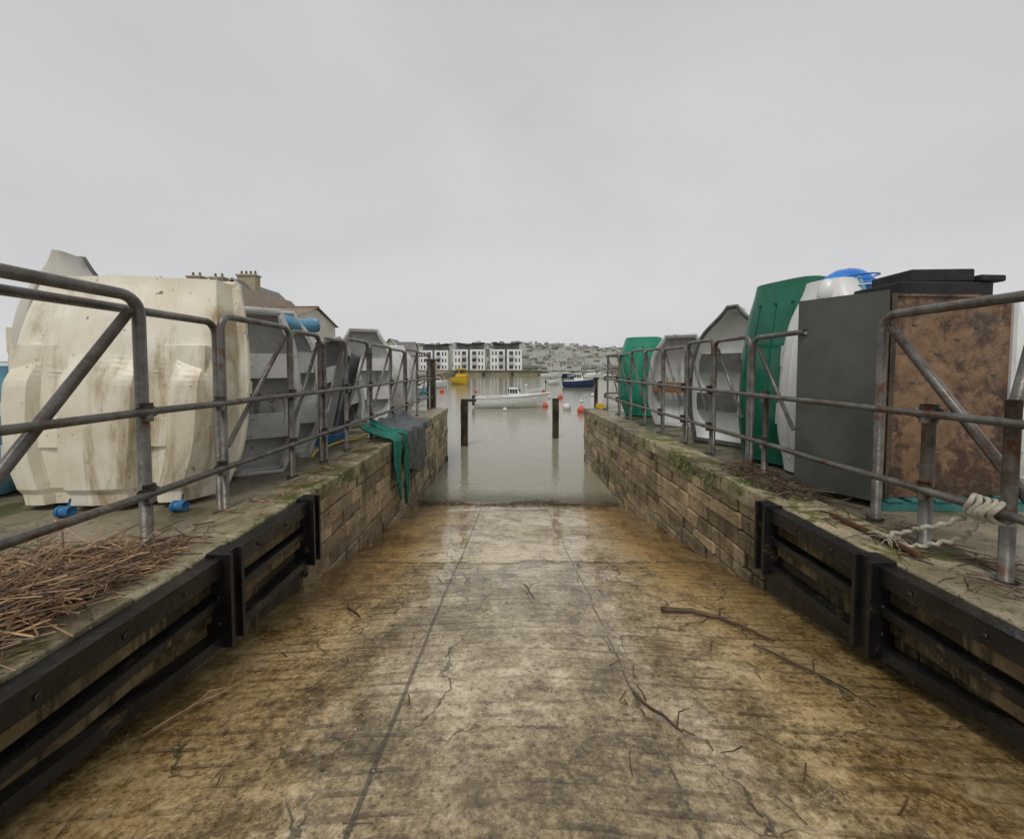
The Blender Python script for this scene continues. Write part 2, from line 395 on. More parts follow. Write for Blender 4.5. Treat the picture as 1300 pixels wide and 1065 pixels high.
for z,x_ in ((.765,xl+.035),(.325,xl+.035)):
    mb.tube([(x_,-1.5+.2*k,z+.006*noise.noise(Vector((k*.3,z*5,0)))) for k in range(55)],.021,10)
    for y in [2.07]+ys: knuckle(mb,xl+.02,y,z,.028)
for y in [.4,2.07]+ys: foot(mb,xl,y)
mb.tube([(xl,.4,0),(xl,.4,1.38)],.028,10)
for z in (.4,.8,1.3): mb.tube([(xl,9.42,z),(-3.6,9.42,z)],.02,6)
for x in (-2.5,-3.1,-3.6): mb.tube([(x,9.42,0),(x,9.42,1.3)],.022,6)
mb.build('metal_railing',[m_pipe])
mb=MB(); xr=2.27; xt=2.37
arc_frame(mb,xt,1.02,2.48,1.335,.027,True,True,rad=.09)
mb.tube([(xt,2.42,1.25),(xt-.06,1.66,.36)],.024,8)
mb.tube([(xt-.1,1.74,0.0),(xt-.1,1.74,.86)],.027,10); mb.tube([(xt-.1,1.74,.8),(xt+.02,1.74,1.34)],.024,10)
mb.tube([(xr,2.09,0),(xr,2.09,.80)],.029,10); knuckle(mb,xr,2.09,.755)
mb.tube([(xr,3.44,0),(xr,3.44,.80)],.025,10)
ysr=[3.02,3.72,4.42,5.1,5.9,6.7,7.5,8.3,9.35]
for i in range(len(ysr)-1):
    y0,y1=ysr[i],ysr[i+1]
    if i==0: arc_frame(mb,xr+.05,y0+.05,y1,1.29,.022,False,True,rad=.09)
    else: arc_frame(mb,xr+.05,y0+.05,y1,1.29+.02*(i%3),.022,rad=.09)
    mb.tube([(xr+.05,y1-.06,1.22),(xr+.03,y0+.12,.5)],.017,6)
for z in (.755,.335):
    mb.tube([(xr-.03,-1.5+.2*k,z+.006*noise.noise(Vector((k*.3,z*5,7)))) for k in range(55)],.021,10)
    for y in [2.09,3.44]+ysr[2:]: knuckle(mb,xr-.01,y,z,.028)
for y in [2.09,3.44]+ysr[1:]: foot(mb,xr,y)
foot(mb,xt,2.48); foot(mb,xt-.1,1.74)
for z in (.4,.8,1.3): mb.tube([(xr,9.38,z),(3.9,9.38,z)],.02,6)
mb.build('metal_railing',[m_pipe])
mb=MB()
for (x,y,z,s) in ((-2.0,4.0,1.25,1),(-2.0,4.6,.8,1),(-2.0,5.35,1.2,1),(-2.0,3.3,.78,1)):
    mb.tube([(x+.03*math.cos(a*2.1),y+a*.012,z+.03*math.sin(a*2.1)) for a in range(14)],.006,5)
    mb.tube([(x,y,z),(x-.12,y+.1,z-.08),(x-.3,y+.15,z+.02)],.005,5)
    mb.tube([(x+.03,y,z),(x+.04,y+.02,z-.12),(x+.02,y+.03,z-.26)],.004,5)
mb.build('mooring_cord',[m_rimd])

# ------------------------------------------------------------------ dinghies
def dinghy(name,loc,L,B,D,yaw,mo,mi,mr,W,DP=(.85,1,1,1,.9,.75),lean=0,roll=0,p=.62,q=.62,thw=(.3,.62),section=None,sheer=0,thmat=None,rimr=.022):
    mb=MB(); nt=44
    Mx=Matrix.Translation(Vector(loc))@Matrix.Rotation(yaw,4,'Z')@Matrix.Rotation(lean,4,'X')@Matrix.Rotation(roll,4,'Y')
    if section: ns=len(section)*2-2
    else: ns=36
    def pt(t,j,inner=False):
        b=B/2*max(cr(W,t),.02); d=D*cr(DP,t)
        if section:
            m=len(section)-1
            k=j if j<=m else 2*m-j; sg=1 if j<=m else -1
            sx,sy,up=section[k]
            fade=max(0,min(1,(t-.5)/.14)); fade=fade*fade*(3-2*fade)
            yv=sy*(1-fade)+up*fade
            if t<.06: yv=yv*.93
            x=b*sx*sg; y=-d*yv; z=L*t
            if inner: x*=.95; y=y*.85; z=L*(.025+.95*t)
        else:
            th=math.pi*j/ns; c=math.cos(th); s_=max(math.sin(th),0)
            x=b*math.copysign(abs(c)**p,c); y=-d*(s_**q); z=L*t
            if inner: x*=.93; y*=.9; z=L*(.025+.95*t)
        y+=sheer*(t**2)
        return Mx@Vector((x,y,z))
    def grid(inner,mat):
        vs=[pt(i/nt,j,inner) for i in range(nt+1) for j in range(ns+1)]
        fs=[]
        for i in range(nt):
            for j in range(ns):
                a=i*(ns+1)+j; fs.append((a,a+1,a+ns+2,a+ns+1))
        mb.add(vs,fs,mat,True)
        mb.add([pt(0,j,inner) for j in range(ns+1)],[tuple(range(ns+1))],mat)
        mb.add([pt(1,j,inner) for j in range(ns+1)],[tuple(range(ns+1))],mat)
    grid(False,0); grid(True,1)
    for th in (0,ns):
        vs=[];fs=[]
        for i in range(nt+1): vs+=[pt(i/nt,th),pt(i/nt,th,True)]
        for i in range(nt): fs.append((2*i,2*i+1,2*i+3,2*i+2))
        mb.add(vs,fs,2,True)
    for tt in (0,1): mb.add([pt(tt,0),pt(tt,ns),pt(tt,ns,True),pt(tt,0,True)],[(0,1,2,3)],2)
    loop=[pt(i/nt,0) for i in range(nt+1)]+[pt(1-i/nt,ns) for i in range(nt+1)]
    mb.tube(loop,rimr,8,2,closed=True)
    for tt in thw:
        b=B/2*cr(W,tt)*.92; d=D*cr(DP,tt)
        y1=-.28*d+sheer*tt**2
        if thmat: mb.box(-b,b,y1-.035,y1,L*tt-.09,L*tt+.09,3,Mx)
        else:
            mb.box(-b,b,y1-.03,y1,L*tt-.12,L*tt+.12,2,Mx); mb.box(-b*.92,b*.92,-.85*d,y1-.03,L*tt-.10,L*tt+.10,1,Mx)
    mb.box(-.04,.04,-.86*D,-.8*D,L*.1,L*.85,1,Mx)
    for sx in (-1,1):
        b=B/2*cr(W,.5); mb.box(sx*b-.03,sx*b+.03,-.02,.03,L*.5-.05,L*.5+.05,2,Mx)
    if not section:
        for xx in (-.45,0,.45):
            pts=[]
            for i in range(3,36):
                t_=i/40; th=math.acos(max(-1,min(1,math.copysign(abs(xx)**(1/p),xx)))); pts.append(pt(t_,th/math.pi*ns))
            mb.tube(pts,.016,6,0)
    mats=[mo,mi,mr]+([thmat] if thmat else [])
    o=mb.build(name,mats)
    if section:
        bv=o.modifiers.new('bv','BEVEL'); bv.width=.012; bv.segments=2; bv.limit_method='ANGLE'; bv.angle_limit=R(25)
        for pl in o.data.polygons: pl.use_smooth=False
    return o
PRAM=(.72,.93,1.0,1.0,.93,.74); POINT=(.8,.95,1.0,.95,.72,.12); ROUND=(.74,.95,1,.97,.86,.5)
CATH=[(1.0,0,0),(1.0,.10,.10),(.955,.11,.11),(.93,.40,.40),(.90,.74,.66),(.82,.95,.74),(.66,1.02,.80),(.60,1.0,.84),(.56,.82,.85),(.40,.78,.88),(.335,.84,.90),(.30,1.08,.92),(.24,1.14,.95),(.10,1.16,1.04),(0,1.18,1.12)]
dinghy('cream_dinghy',(-2.92,2.98,.02),1.66,1.56,.34,R(4),m_cream,m_cream,m_cream,(.80,.95,1.0,1.0,.96,.89),DP=(.92,1,1.03,1,.86,.62),section=CATH,lean=R(-5),rimr=.03)
dinghy('cream_dinghy',(-3.80,3.42,.02),1.94,.72,.36,R(20),m_rend,m_cream,m_rimd,POINT)
dinghy('blue_dinghy',(-4.42,2.95,.02),1.0,1.2,.36,R(30),m_lblue,m_white,m_rimw,PRAM)
dinghy('grey_dinghy',(-2.52,3.50,.02),1.53,1.02,.34,R(180+36),m_lgrey,m_lgrey,m_lgrey,PRAM,lean=R(2),thw=(.28,.66),rimr=.028)
dinghy('grey_dinghy',(-2.62,4.15,.02),1.60,1.0,.34,R(180+28),m_mgrey,m_lgrey,m_lgrey,ROUND,lean=R(3),thw=(.3,.66))
dinghy('grey_dinghy',(-2.75,6.3,.02),1.45,.95,.36,R(180+50),m_lgrey,m_mgrey,m_lgrey,PRAM,lean=R(3),roll=R(14))
dinghy('grey_dinghy',(-2.75,7.2,.02),1.72,1.0,.36,R(180+25),m_lgrey,m_lgrey,m_rimw,ROUND,lean=R(3))
dinghy('white_dinghy',(-2.6,8.3,.02),1.45,1.0,.36,R(20),m_white,m_lgrey,m_rimw,ROUND,lean=R(3))
# right
dinghy('teal_dinghy',(2.78,8.2,.02),1.62,.95,.38,R(-20),m_teal,m_teal,m_teal,PRAM,lean=R(-3))
dinghy('grey_dinghy',(2.83,6.55,.02),1.55,1.0,.36,R(180-35),m_lgrey,m_lgrey,m_lgrey,ROUND,lean=R(3),thmat=m_brown,thw=(.42,))
dinghy('white_dinghy',(2.76,4.95,.02),1.78,1.05,.38,R(180-55),m_lgrey,m_white,m_rimd,POINT,lean=R(3),thw=(.3,.6))
dinghy('green_dinghy',(2.88,4.05,.02),1.86,.86,.34,R(-70),m_green,m_lgrey,m_green,(.84,.95,1,.98,.92,.78),lean=R(-4),sheer=-.02,rimr=.022,p=.5,q=.6)
dinghy('white_dinghy',(2.86,3.52,.02),1.76,.76,.26,R(-75),m_white,m_lgrey,m_lblue,ROUND,lean=R(-3))
dinghy('white_dinghy',(4.0,3.4,.02),1.5,1.0,.36,R(40),m_white,m_white,m_rimw,PRAM)
for (x,y) in ((-3.0,2.56),(-2.32,2.66)):
    mb=MB(); mb.tube([(x-.04,y,.04),(x+.04,y,.042)],.034,12,0); mb.tube([(x-.045,y,.04),(x-.025,y,.04)],.039,12,0); mb.tube([(x+.01,y,.05),(x+.01,y+.02,.12)],.006,8,0); mb.build('blue_float',[m_float])
mb=MB(); pts=[(-2.62+.045*i,4.15+.06*i,1.50+.02*math.sin(i)) for i in range(8)]
mb.tube(pts,.085,12,0); mb.tube([(-2.56,4.2,1.6),(-2.5,4.3,1.4)],.02,6,1); mb.build('rolled_tarpaulin',[m_lblue,m_rimd])
mb=MB()
for k in range(2):
    Mx=Matrix.Translation((-2.75+.1*k,5.75+.12*k,0.0))@Matrix.Rotation(R(-35),4,'Z')@Matrix.Rotation(R(22),4,'Y')
    mb.box(-.09,.09,-.02,.02,.0,1.3,0,Mx)
mb.build('leaning_board',[m_dgrey],bevel=.004)
mb=MB(); mb.tube([(-2.2-.1*math.sin(i*.7),4.2+i*.22,.02+.03*math.sin(i*1.3)**2) for i in range(12)],.013,8); mb.build('yellow_hose',[m_yel])
mb=MB(); mb.box(-2.62,-2.3,5.0,5.4,0,.14,0); mb.box(-2.6,-2.32,5.02,5.38,.14,.18,1); mb.build('storage_crate',[m_float,m_dgrey],bevel=.01)

# ------------------------------------------------------------------ box, pallet, foam, drum
mb=MB()
A=(2.335,3.13);B_=(2.60,2.70);C=(3.58,2.76);D_=(3.42,3.35)
z0,z1=.085,1.52
mb.poly([A,B_,C,D_],z0,z1,0)
def vface(a,b,off,u0,u1,za,zb,mat):
    a=Vector((a[0],a[1],0));b=Vector((b[0],b[1],0));d=b-a;n=Vector((d.y,-d.x,0)).normalized()
    if n.y>0: n=-n
    p0=a+d*u0;p1=a+d*u1
    vs=[p0,p1,p1+n*off,p0+n*off]
    mb.add([(v.x,v.y,za) for v in vs]+[(v.x,v.y,zb) for v in vs],[(0,1,2,3),(4,5,6,7),(0,1,5,4),(1,2,6,5),(2,3,7,6),(3,0,4,7)],mat)
vface(A,B_,.018,-.03,1.03,z0-.03,z1+.02,1)
vface(B_,C,.012,.03,.07,z0,z1,2); vface(B_,C,.012,.07,.965,z1-.02,z1-.004,0)
vface(B_,C,.014,.965,1.0,z0,z1,3)
for k in range(9):
    zz=z0+.1+k*.16
    mb.ball((B_[0]+.05,B_[1]-.008,zz),.008,2,1,.6,1,6)
for (u,zz) in ((.22,1.3),(.7,1.28),(.22,.9),(.7,.6),(.4,1.1),(.55,1.2),(.85,.95),(.3,.7)):
    mb.box(B_[0]+u*.98-.02,B_[0]+u*.98+.02,B_[1]-.008+u*.06,B_[1]+u*.06,zz,zz+.008,1)
mb.build('plywood_storage_box',[m_ply,m_panel,m_wood,m_rimw],bevel=.003)
mb=MB()
for k in range(6): mb.box(2.62+k*.17,2.74+k*.17,2.66,3.3,.062,.082)
for yy in (2.67,2.95,3.2): mb.box(2.6,3.6,yy,yy+.08,.0,.06)
mb.build('wooden_pallet',[m_pallet],bevel=.004)
mb=MB()
for (x0,x1,y0,y1,za,zb,rz) in ((2.80,3.50,2.82,3.2,1.524,1.63,2),(2.93,3.37,2.84,3.18,1.632,1.725,-3),(3.38,3.58,2.82,3.12,1.632,1.68,4)):
    Mx=Matrix.Translation(((x0+x1)/2,(y0+y1)/2,0))@Matrix.Rotation(R(rz),4,'Z'); hx=(x1-x0)/2;hy=(y1-y0)/2
    mb.box(-hx,hx,-hy,hy,za,zb,0,Mx)
mb.build('black_foam_slab',[m_foam],bevel=.012)
mb=MB(); mb.ball((3.02,3.50,1.70),.20,0,1.2,.8,.95,40,.06); mb.ball((2.80,3.44,1.66),.10,1,.9,.7,1.3,20,.1)
for k in (-.5,.1,.6):
    pts=[(3.02+.20*1.2*math.cos(a)*math.cos(k*.6),3.50-.165*math.sin(a)-.01,1.70+.192*math.sin(k)+.02*math.cos(a)) for a in [math.pi*i/12 for i in range(13)]]
    mb.tube(pts,.008,5,1 if k==.1 else 0)
mb.build('blue_plastic_drum',[m_blue,m_white])

def drape(y0,y1,zend,mat,name,off,seed):
    mb=MB(); nu,nv=36,40; vs=[];fs=[]
    for i in range(nu+1):
        u=i/nu
        for j in range(nv+1):
            v_=j/nv; s_=v_*(.42+abs(zend)*(1-.25*math.sin(u*3+seed)))
            wr=.035*math.sin(u*19+seed+3*v_)+.04*noise.noise(Vector((u*5,v_*4,seed)))
            yy=y0+(y1-y0)*(u+.06*math.sin(v_*5+seed)-.1*(v_-.3)*(u-.5)*4)
            if s_<.40: x=-1.99+s_; z=.07+off+max(wr,0)*.8+.14*(1-s_/.4)**2
            else: x=XL+.035+off+abs(wr)*1.1; z=.06-(s_-.40)+off
            vs.append((x,yy,z))
    for i in range(nu):
        for j in range(nv):
            a=i*(nv+1)+j; fs.append((a,a+1,a+nv+2,a+nv+1))
    mb.add(vs,fs,0,True); o=mb.build(name,[mat]); m=o.modifiers.new('s','SOLIDIFY'); m.thickness=.008
drape(5.0,5.32,-.72,m_netg,'green_net',.012,1.0); drape(5.3,6.9,-.62,m_net,'grey_tarpaulin',.02,2.4); drape(5.35,5.5,-.8,m_netg,'green_net',.045,4.0)

# ------------------------------------------------------------------ reeds, sticks, debris, leaves, rope
def sticks(name,n,fx,zf,L,r,mat,tilt=.25,ang=None):
    mb=MB()
    for k in range(n):
        x,y,hh=fx(); a=random.uniform(0,math.pi*2) if ang is None else random.gauss(*ang)
        l=random.uniform(*L); el=random.gauss(0,tilt)
        d=Vector((math.cos(a),math.sin(a),math.sin(el)*.8))*l/2
        z=zf(x,y)+random.uniform(0,1)*hh+abs(d.z)*.6+.004
        c=Vector((x,y,z)); bend=Vector((random.uniform(-1,1),random.uniform(-1,1),random.uniform(-.2,.6)))*l*.07
        mb.tube([c-d,c+bend,c+d],random.uniform(*r),4,0,col=random.random(),smooth=False)
    return mb.build(name,[mat])
def fx1():
    y=random.triangular(.7,2.2,1.25); x=-1.76-random.random()**1.2*.8
    hh=.17*max(0,1-abs(x+2.0)/.65)*max(.1,1-max(0,y-1.5)/.75); return x,y,hh
sticks('reed_debris',2200,fx1,lambda x,y:.0,(.08,.45),(.0014,.0040),m_reed,.26,(1.0,1.2))
sticks('reed_debris',260,lambda:(random.uniform(2.02,2.35),random.triangular(2.6,3.9,3.2),.06),lambda x,y:.01,(.08,.3),(.002,.005),m_weed,.2)
sticks('reed_debris',110,lambda:(random.uniform(2.0,2.5),random.uniform(1.5,2.6),.02),lambda x,y:.01,(.05,.25),(.002,.004),m_weed,.1)
sticks('reed_debris',120,lambda:(random.uniform(-1.95,-1.65),random.uniform(2.1,6),.01),lambda x,y:.03,(.04,.2),(.002,.004),m_reed,.1)
def fw():
    x=random.uniform(-1.55,1.8); return x,6.40+.16*noise.noise(Vector((x*1.2,0,0)))+random.gauss(0,.05+.06*abs(noise.noise(Vector((x*3,4,0))))),.012
sticks('seaweed_line',700,fw,lambda x,y:max(slipz(y)-.012,-1.286),(.02,.10),(.002,.0055),m_weed,.05,(0.1,.5))
sticks('slipway_twigs',130,lambda:(random.choice([-1,1])*random.uniform(.3,1.6)+.1,random.uniform(1.1,5),.004),lambda x,y:slipz(y)+.004,(.02,.10),(.0015,.003),m_weed,.05)
def branch(pts,r,r2,mat,name='driftwood_branch'):
    mb=MB(); P_=[]
    for i in range(len(pts)-1):
        a=Vector(pts[i]);b=Vector(pts[i+1])
        for k in range(4): 
            q=a.lerp(b,k/4); P_.append(q+Vector((random.gauss(0,.006),random.gauss(0,.006),abs(random.gauss(0,.004)))))
    P_.append(Vector(pts[-1])); mb.tube(P_,r,7,0,r2=r2)
    q=P_[len(P_)//2]; mb.tube([q,q+Vector((.03,.05,.02)),q+Vector((.09,.08,.01))],r*.5,5,0,r2=.002)
    mb.build(name,[mat])
S=lambda x,y:(x,y,slipz(y)+.022)
branch([S(1.00,2.53),S(1.18,2.50),S(1.33,2.42),S(1.42,2.28),S(1.50,2.14)],.018,.007,m_weed)
branch([S(1.35,2.1),S(1.5,1.85),S(1.58,1.62)],.008,.003,m_wood)
branch([S(-1.12,2.58),S(-.98,2.42)],.009,.004,m_wood)
branch([S(-1.45,1.45),S(-1.3,1.78)],.006,.003,m_reed)
branch([S(.1,2.95),S(.16,2.7)],.006,.003,m_wood)
branch([S(.55,1.7),S(.66,1.5),S(.72,1.46)],.008,.003,m_weed)
mb=MB()
for k in range(420):
    y=random.uniform(1.0,6.0); x=random.gauss(.1,.9)
    if abs(x)>1.5: continue
    r=random.uniform(.002,.006); mb.ball((x,y,slipz(y)+r*.3),r,0,1,random.uniform(.6,1),.6,6,.3,col=random.random())
mb.build('slipway_pebbles',[M('pebble',(.18,.15,.11),(.42,.38,.3),8,.5,.1,30,var=.5)])
def leaves(name,pts,n,r,mat=m_leaf,s=.03):
    mb=MB()
    for k in range(n):
        c=Vector(random.choice(pts))+Vector((random.gauss(0,r),random.gauss(0,r*1.6),random.gauss(0,r)))
        a=Vector((random.uniform(-1,1),random.uniform(-1,1),random.uniform(-.3,1))).normalized()*s*random.uniform(.4,1.2); b=a.cross(Vector((random.uniform(-1,1),random.uniform(-1,1),random.uniform(-1,1)))).normalized()*s*.3
        mb.add([c,c+a*.5+b,c+a,c+a*.5-b],[(0,1,2,3)],0,False,random.random())
    mb.build(name,[mat])
leaves('wall_weeds',[(1.87,4.0,-.06),(1.87,4.25,-.10),(1.86,4.45,-.02),(1.87,3.6,-.05)],360,.04)
leaves('wall_weeds',[(1.84,5.3,-.05),(1.84,5.7,-.12),(1.90,3.2,.02)],160,.04,s=.025)
leaves('wall_weeds',[(-1.58,3.4,-.02),(-1.58,4.2,-.08),(-1.62,6.9,.02),(-1.64,3.05,.02)],180,.03,s=.02)
mb=MB(); pts=[]
for i in range(70):
    a=i/69*math.pi*2*5; pts.append((2.25+.050*math.cos(a)+.01*math.sin(i),1.86-.13*(i/69)+.02*math.sin(a*2),.335+.05*math.sin(a)))
mb.tube(pts,.011,7)
pts=[(2.24,1.80,.30),(2.22,1.84,.22),(2.25,1.90,.15),(2.20,1.96,.10),(2.16,2.03,.05),(2.10,2.10,.04),(2.18,2.18,.05),(2.24,2.12,.09),(2.18,2.04,.14),(2.21,1.95,.20),(2.24,1.88,.27)]
sm=[]
for i in range(60):
    u=i/59*.9999; sm.append(tuple(cr([p_[k] for p_ in pts],u)+.006*math.sin(i*1.9+k) for k in range(3)))
mb.tube(sm,.011,7)
for k in range(30):
    b=Vector((2.10,2.10,.05)); d=Vector((random.uniform(-.10,.05),random.uniform(-.08,.1),random.uniform(-.03,.04))); mb.tube([b,b+d*.6+Vector((0,0,.02)),b+d],.002,4)
mb.build('knotted_rope',[m_rope])

# ------------------------------------------------------------------ posts in harbour
def pile(x,y,zt,w,arm=False):
    mb=MB(); n=8
    for k in range(n):
        za=-2.6+(zt+2.6)*k/n; zb=-2.6+(zt+2.6)*(k+1)/n
        j=lambda:random.uniform(-.006,.006)
        mb.box(x-w+j(),x+w+j(),y-w+j(),y+w+j(),za,zb,0)
    if arm: mb.box(x-w,x+w+.25,y-w*.5,y+w*.5,zt+.002,zt+.08,0)
    mb.tube([(x-w*1.02,y-w*1.05,zt-.25),(x+w*1.02,y-w*1.05,zt-.25)],.015,6,0)
    mb.build('timber_mooring_post',[m_wood],bevel=.01)
pile(-1.41,11.4,.02,.10,True); pile(1.44,12.7,.02,.10)
mb=MB(); mb.box(-2.12,-1.92,9.58,9.76,-3,1.18,0); mb.box(-2.15,-1.89,9.55,9.79,1.182,1.24,0); mb.build('timber_mooring_post',[m_wood],bevel=.01)
mb=MB(); mb.box(2.06,2.14,9.6,9.68,-3,.72,0); mb.box(2.04,2.16,9.58,9.70,.722,.78,0); mb.build('timber_mooring_post',[m_wood],bevel=.008)
mb=MB(); mb.box(2.05,2.25,9.3,9.44,.035,.13,0); mb.box(2.07,2.23,9.32,9.42,.132,.15,0); mb.build('yellow_safety_box',[m_yel],bevel=.01)
# ------------------------------------------------------------------ boats afloat
WZ=-1.29
def boat(name,x,y,L,B,H,yaw,mh,ms,cabin=None,mast=0,mc=None):
    mb=MB(); Mx=Matrix.Translation((x,y,WZ))@Matrix.Rotation(yaw,4,'Z')
    nt=20; vs=[];fs=[]
    prof=[(0,-.25),(.55,-.2),(.88,.1),(.97,.6),(1.0,1.0)]
    full=[(-a,b) for a,b in reversed(prof)]+prof[1:]
    W=(.78,.92,1,.97,.78,.42,.03)
    def st(t):
        w=B/2*max(cr(W,t),.02); sh=H*(1+.45*t*t)
        return w,sh
    for i in range(nt+1):
        t=i/nt; w,sh=st(t)
        for a,b in full:
            zz=b*sh if b>0 else b*H*(1-t*.6)
            vs.append(Mx@Vector((L*(t-.5)+(.10*L*t*t*max(b,0) if i>nt*.5 else 0),a*w,zz)))
    m=len(full)
    for i in range(nt):
        for j in range(m-1):
            a=i*m+j; fs.append((a,a+1,a+m+1,a+m))
    fs.append(tuple(range(m)))
    mb.add(vs,fs,0,True)
    for sd in (-1,1):
        pts=[vs[i*m+(0 if sd<0 else m-1)] for i in range(nt+1)]; mb.tube(pts,.035*L/4,6,1)
    dv=[];df=[]
    for i in range(nt+1):
        a=vs[i*m];b=vs[i*m+m-1]; dv+=[a-Vector((0,0,.10*H)),b-Vector((0,0,.10*H))]
    for i in range(nt): df.append((2*i,2*i+1,2*i+3,2*i+2))
    mb.add(dv,df,1)
    if cabin:
        for (x0,x1,w,z0,z1,i0,i1,mt) in cabin:
            mb.frus(x0*L,x1*L,-w*B/2,w*B/2,z0,z1,i0,i1,.08*B,mt,Mx)
            if mt==1 and z1-z0>.35:
                zm=z0+(z1-z0)*.50; zt_=z0+(z1-z0)*.88; iy=.08*B
                for sd in (-1,1):
                    k=3
                    for q in range(k):
                        a=x0*L+i0*.6+(x1*L-x0*L-i0-i1)*(q+.12)/k+.02; b=a+(x1*L-x0*L-i0-i1)*.76/k
                        yb=sd*(w*B/2-iy*.5+.012); mb.box(a,b,min(yb,yb-sd*.05*B),max(yb,yb-sd*.05*B),zm,zt_,2,Mx)
                mb.box(x1*L-i1*.75,x1*L-i1*.4,-w*B/2*.75,w*B/2*.75,zm,zt_,2,Mx); mb.box(x0*L+i0*.3-.02,x0*L+i0*.8,-w*B/2*.75,w*B/2*.75,zm,zt_,2,Mx)
    if mast:
        mb.tube([Mx@Vector((.05*L,0,H)),Mx@Vector((.05*L,0,mast))],.03,5,1); mb.tube([Mx@Vector((.05*L,0,H*2)),Mx@Vector((-.38*L,0,H*1.8))],.04,5,1)
        mb.tube([Mx@Vector((.05*L,0,mast)),Mx@Vector((.5*L,0,H*1.4))],.01,4,1); mb.tube([Mx@Vector((.05*L,0,mast)),Mx@Vector((-.48*L,0,H))],.01,4,1)
    mb.tube([Mx@Vector((L*.25,-B*.36,H*1.15)),Mx@Vector((L*.3,-B*.33,H*1.7)),Mx@Vector((L*.52,0,H*1.95)),Mx@Vector((L*.3,B*.33,H*1.7)),Mx@Vector((L*.25,B*.36,H*1.15))],.012*L/4,5,1)
    mb.box(-L*.54,-L*.49,-.1*B,.1*B,H*.2,H*1.25,2,Mx)
    mb.build(name,[mh,ms,m_glass,mc or mh])
boat('white_motor_boat',-.15,22.9,4.1,1.5,.58,R(4),m_white,m_white,[(-.02,.18,.55,.52,1.15,.06,.28,1),(-.35,-.05,.7,.50,.60,.02,.02,3),(.12,.38,.5,.52,.76,.05,.5,1)],mc=m_brown)
boat('yellow_fishing_boat',-7.4,56,4.2,2.3,.9,R(-60),m_yel,m_yel,[(-.15,.2,.6,.8,2.3,.1,.3,1),(-.4,-.2,.6,.6,1.1,.05,.05,3)],mast=3.4,mc=m_navy)
boat('blue_cabin_boat',8.1,47,3.6,1.5,.75,R(-12),m_navy,m_white,[(-.15,.2,.7,.65,1.7,.1,.35,1)],mast=2.2)
boat('white_cabin_boat',5.9,56,2.4,1.3,.5,R(30),m_white,m_white,[(-.1,.3,.6,.45,.9,.1,.2,1)])
boat('white_cabin_boat',17.5,88,6,2.2,.8,R(10),m_white,m_white,[(-.1,.25,.6,.8,1.8,.2,.4,1)],mast=6)
boat('white_sailing_boat',14.5,100,7,2.3,.9,R(160),m_navy,m_white,[(-.1,.25,.6,.8,1.5,.2,.6,1)],mast=9)
boat('white_sailing_boat',9.5,96,6,2.3,.9,R(20),m_white,m_white,[(-.1,.25,.6,.8,1.5,.2,.6,1)],mast=8)
boat('white_sailing_boat',21.5,92,6,2.3,.9,R(200),m_white,m_white,[(-.1,.25,.6,.8,1.5,.2,.6,1)],mast=7.5)
boat('red_fishing_boat',-9.6,37,3.2,1.4,.6,R(20),m_red,m_white,[(-.2,.15,.6,.5,1.3,.1,.3,1)],mast=2.4)
boat('blue_cabin_boat',-8.6,34,2.6,1.2,.5,R(-15),m_lblue,m_white,[(-.2,.25,.6,.5,1.05,.1,.3,1)])
boat('white_cabin_boat',-9.2,46,3.2,1.4,.6,R(50),m_white,m_white,[(-.2,.25,.6,.5,1.3,.1,.3,1)],mast=3)
boat('red_fishing_boat',-10.2,52,3.2,1.4,.6,R(-30),m_navy,m_red,[(-.2,.15,.6,.5,1.5,.1,.3,1)],mast=3)
boat('white_sailing_boat',-12.5,37,3.5,1.4,.6,R(30),m_white,m_white,[(-.1,.25,.6,.5,1.0,.1,.3,1)],mast=4.5)
boat('white_sailing_boat',-9.2,36,3.5,1.4,.6,R(30),m_white,m_white,[(-.1,.25,.6,.5,1.0,.1,.3,1)],mast=4.2)
def buoy(x,y,r,mat):
    mb=MB(); mb.ball((x,y,WZ+r*.55),r,0,1,1,1,16); mb.tube([(x,y,WZ+r*1.4),(x,y,WZ+r*1.75)],r*.2,6); mb.build('mooring_buoy',[mat])
for b in ((3.6,20.0,.22,m_red),(2.0,22.9,.16,m_red),(3.7,29.5,.19,m_red),(3.08,21.6,.23,m_rimw),(2.8,29.5,.18,m_rimw),(2.4,20.8,.1,m_red),(4.7,26.1,.12,m_rimw),(-6.8,37.4,.22,m_red),(-.38,20.8,.12,m_rimw),(3.05,37.4,.17,m_red),(6.7,32,.16,m_rimw),(-3.5,37.4,.15,m_red),(1.8,48.8,.2,m_rimw)): buoy(*b)

# ------------------------------------------------------------------ far shore
mb=MB(); mb.box(-400,400,122,124,-3,.25,0); mb.box(-400,400,121.6,124,.252,.5,0)
for k in range(-12,14): mb.box(k*9-.3,k*9+.3,121.3,121.59,-3,.1,1)
mb.build('harbour_wall',[m_far,m_wood])
mb=MB(); mb.poly([(-13,60),(-400,60),(-400,121.5),(-18,121.5)],-3,.1); mb.build('harbour_quay',[m_far],recentre=False)
mb=MB(); mb.poly([(30,70),(28,121.5),(400,121.5),(400,60)],-3,.0); mb.build('harbour_quay',[m_far],recentre=False)
mb=MB(); nx,ny=150,50; vs=[];fs=[]
def hillz(x,y):
    u=x/y*490+650
    a=max(0,min(1,(y-150)/260)); a=a*a*(3-2*a)
    prof=max(cr([8,8,10,20,28,32,23,16,13,12,10],max(0,min(1,(u+200)/1700))),4)
    return .3+a*prof*.83*(y/400)**.7+2.2*noise.noise(Vector((x*.015,y*.015,0)))*a
for j in range(ny+1):
    y=124+ (j/ny)**1.4*1100
    for i in range(nx+1):
        x=(i/nx-.5)*2*(260+y*1.5); vs.append((x,y,hillz(x,y)))
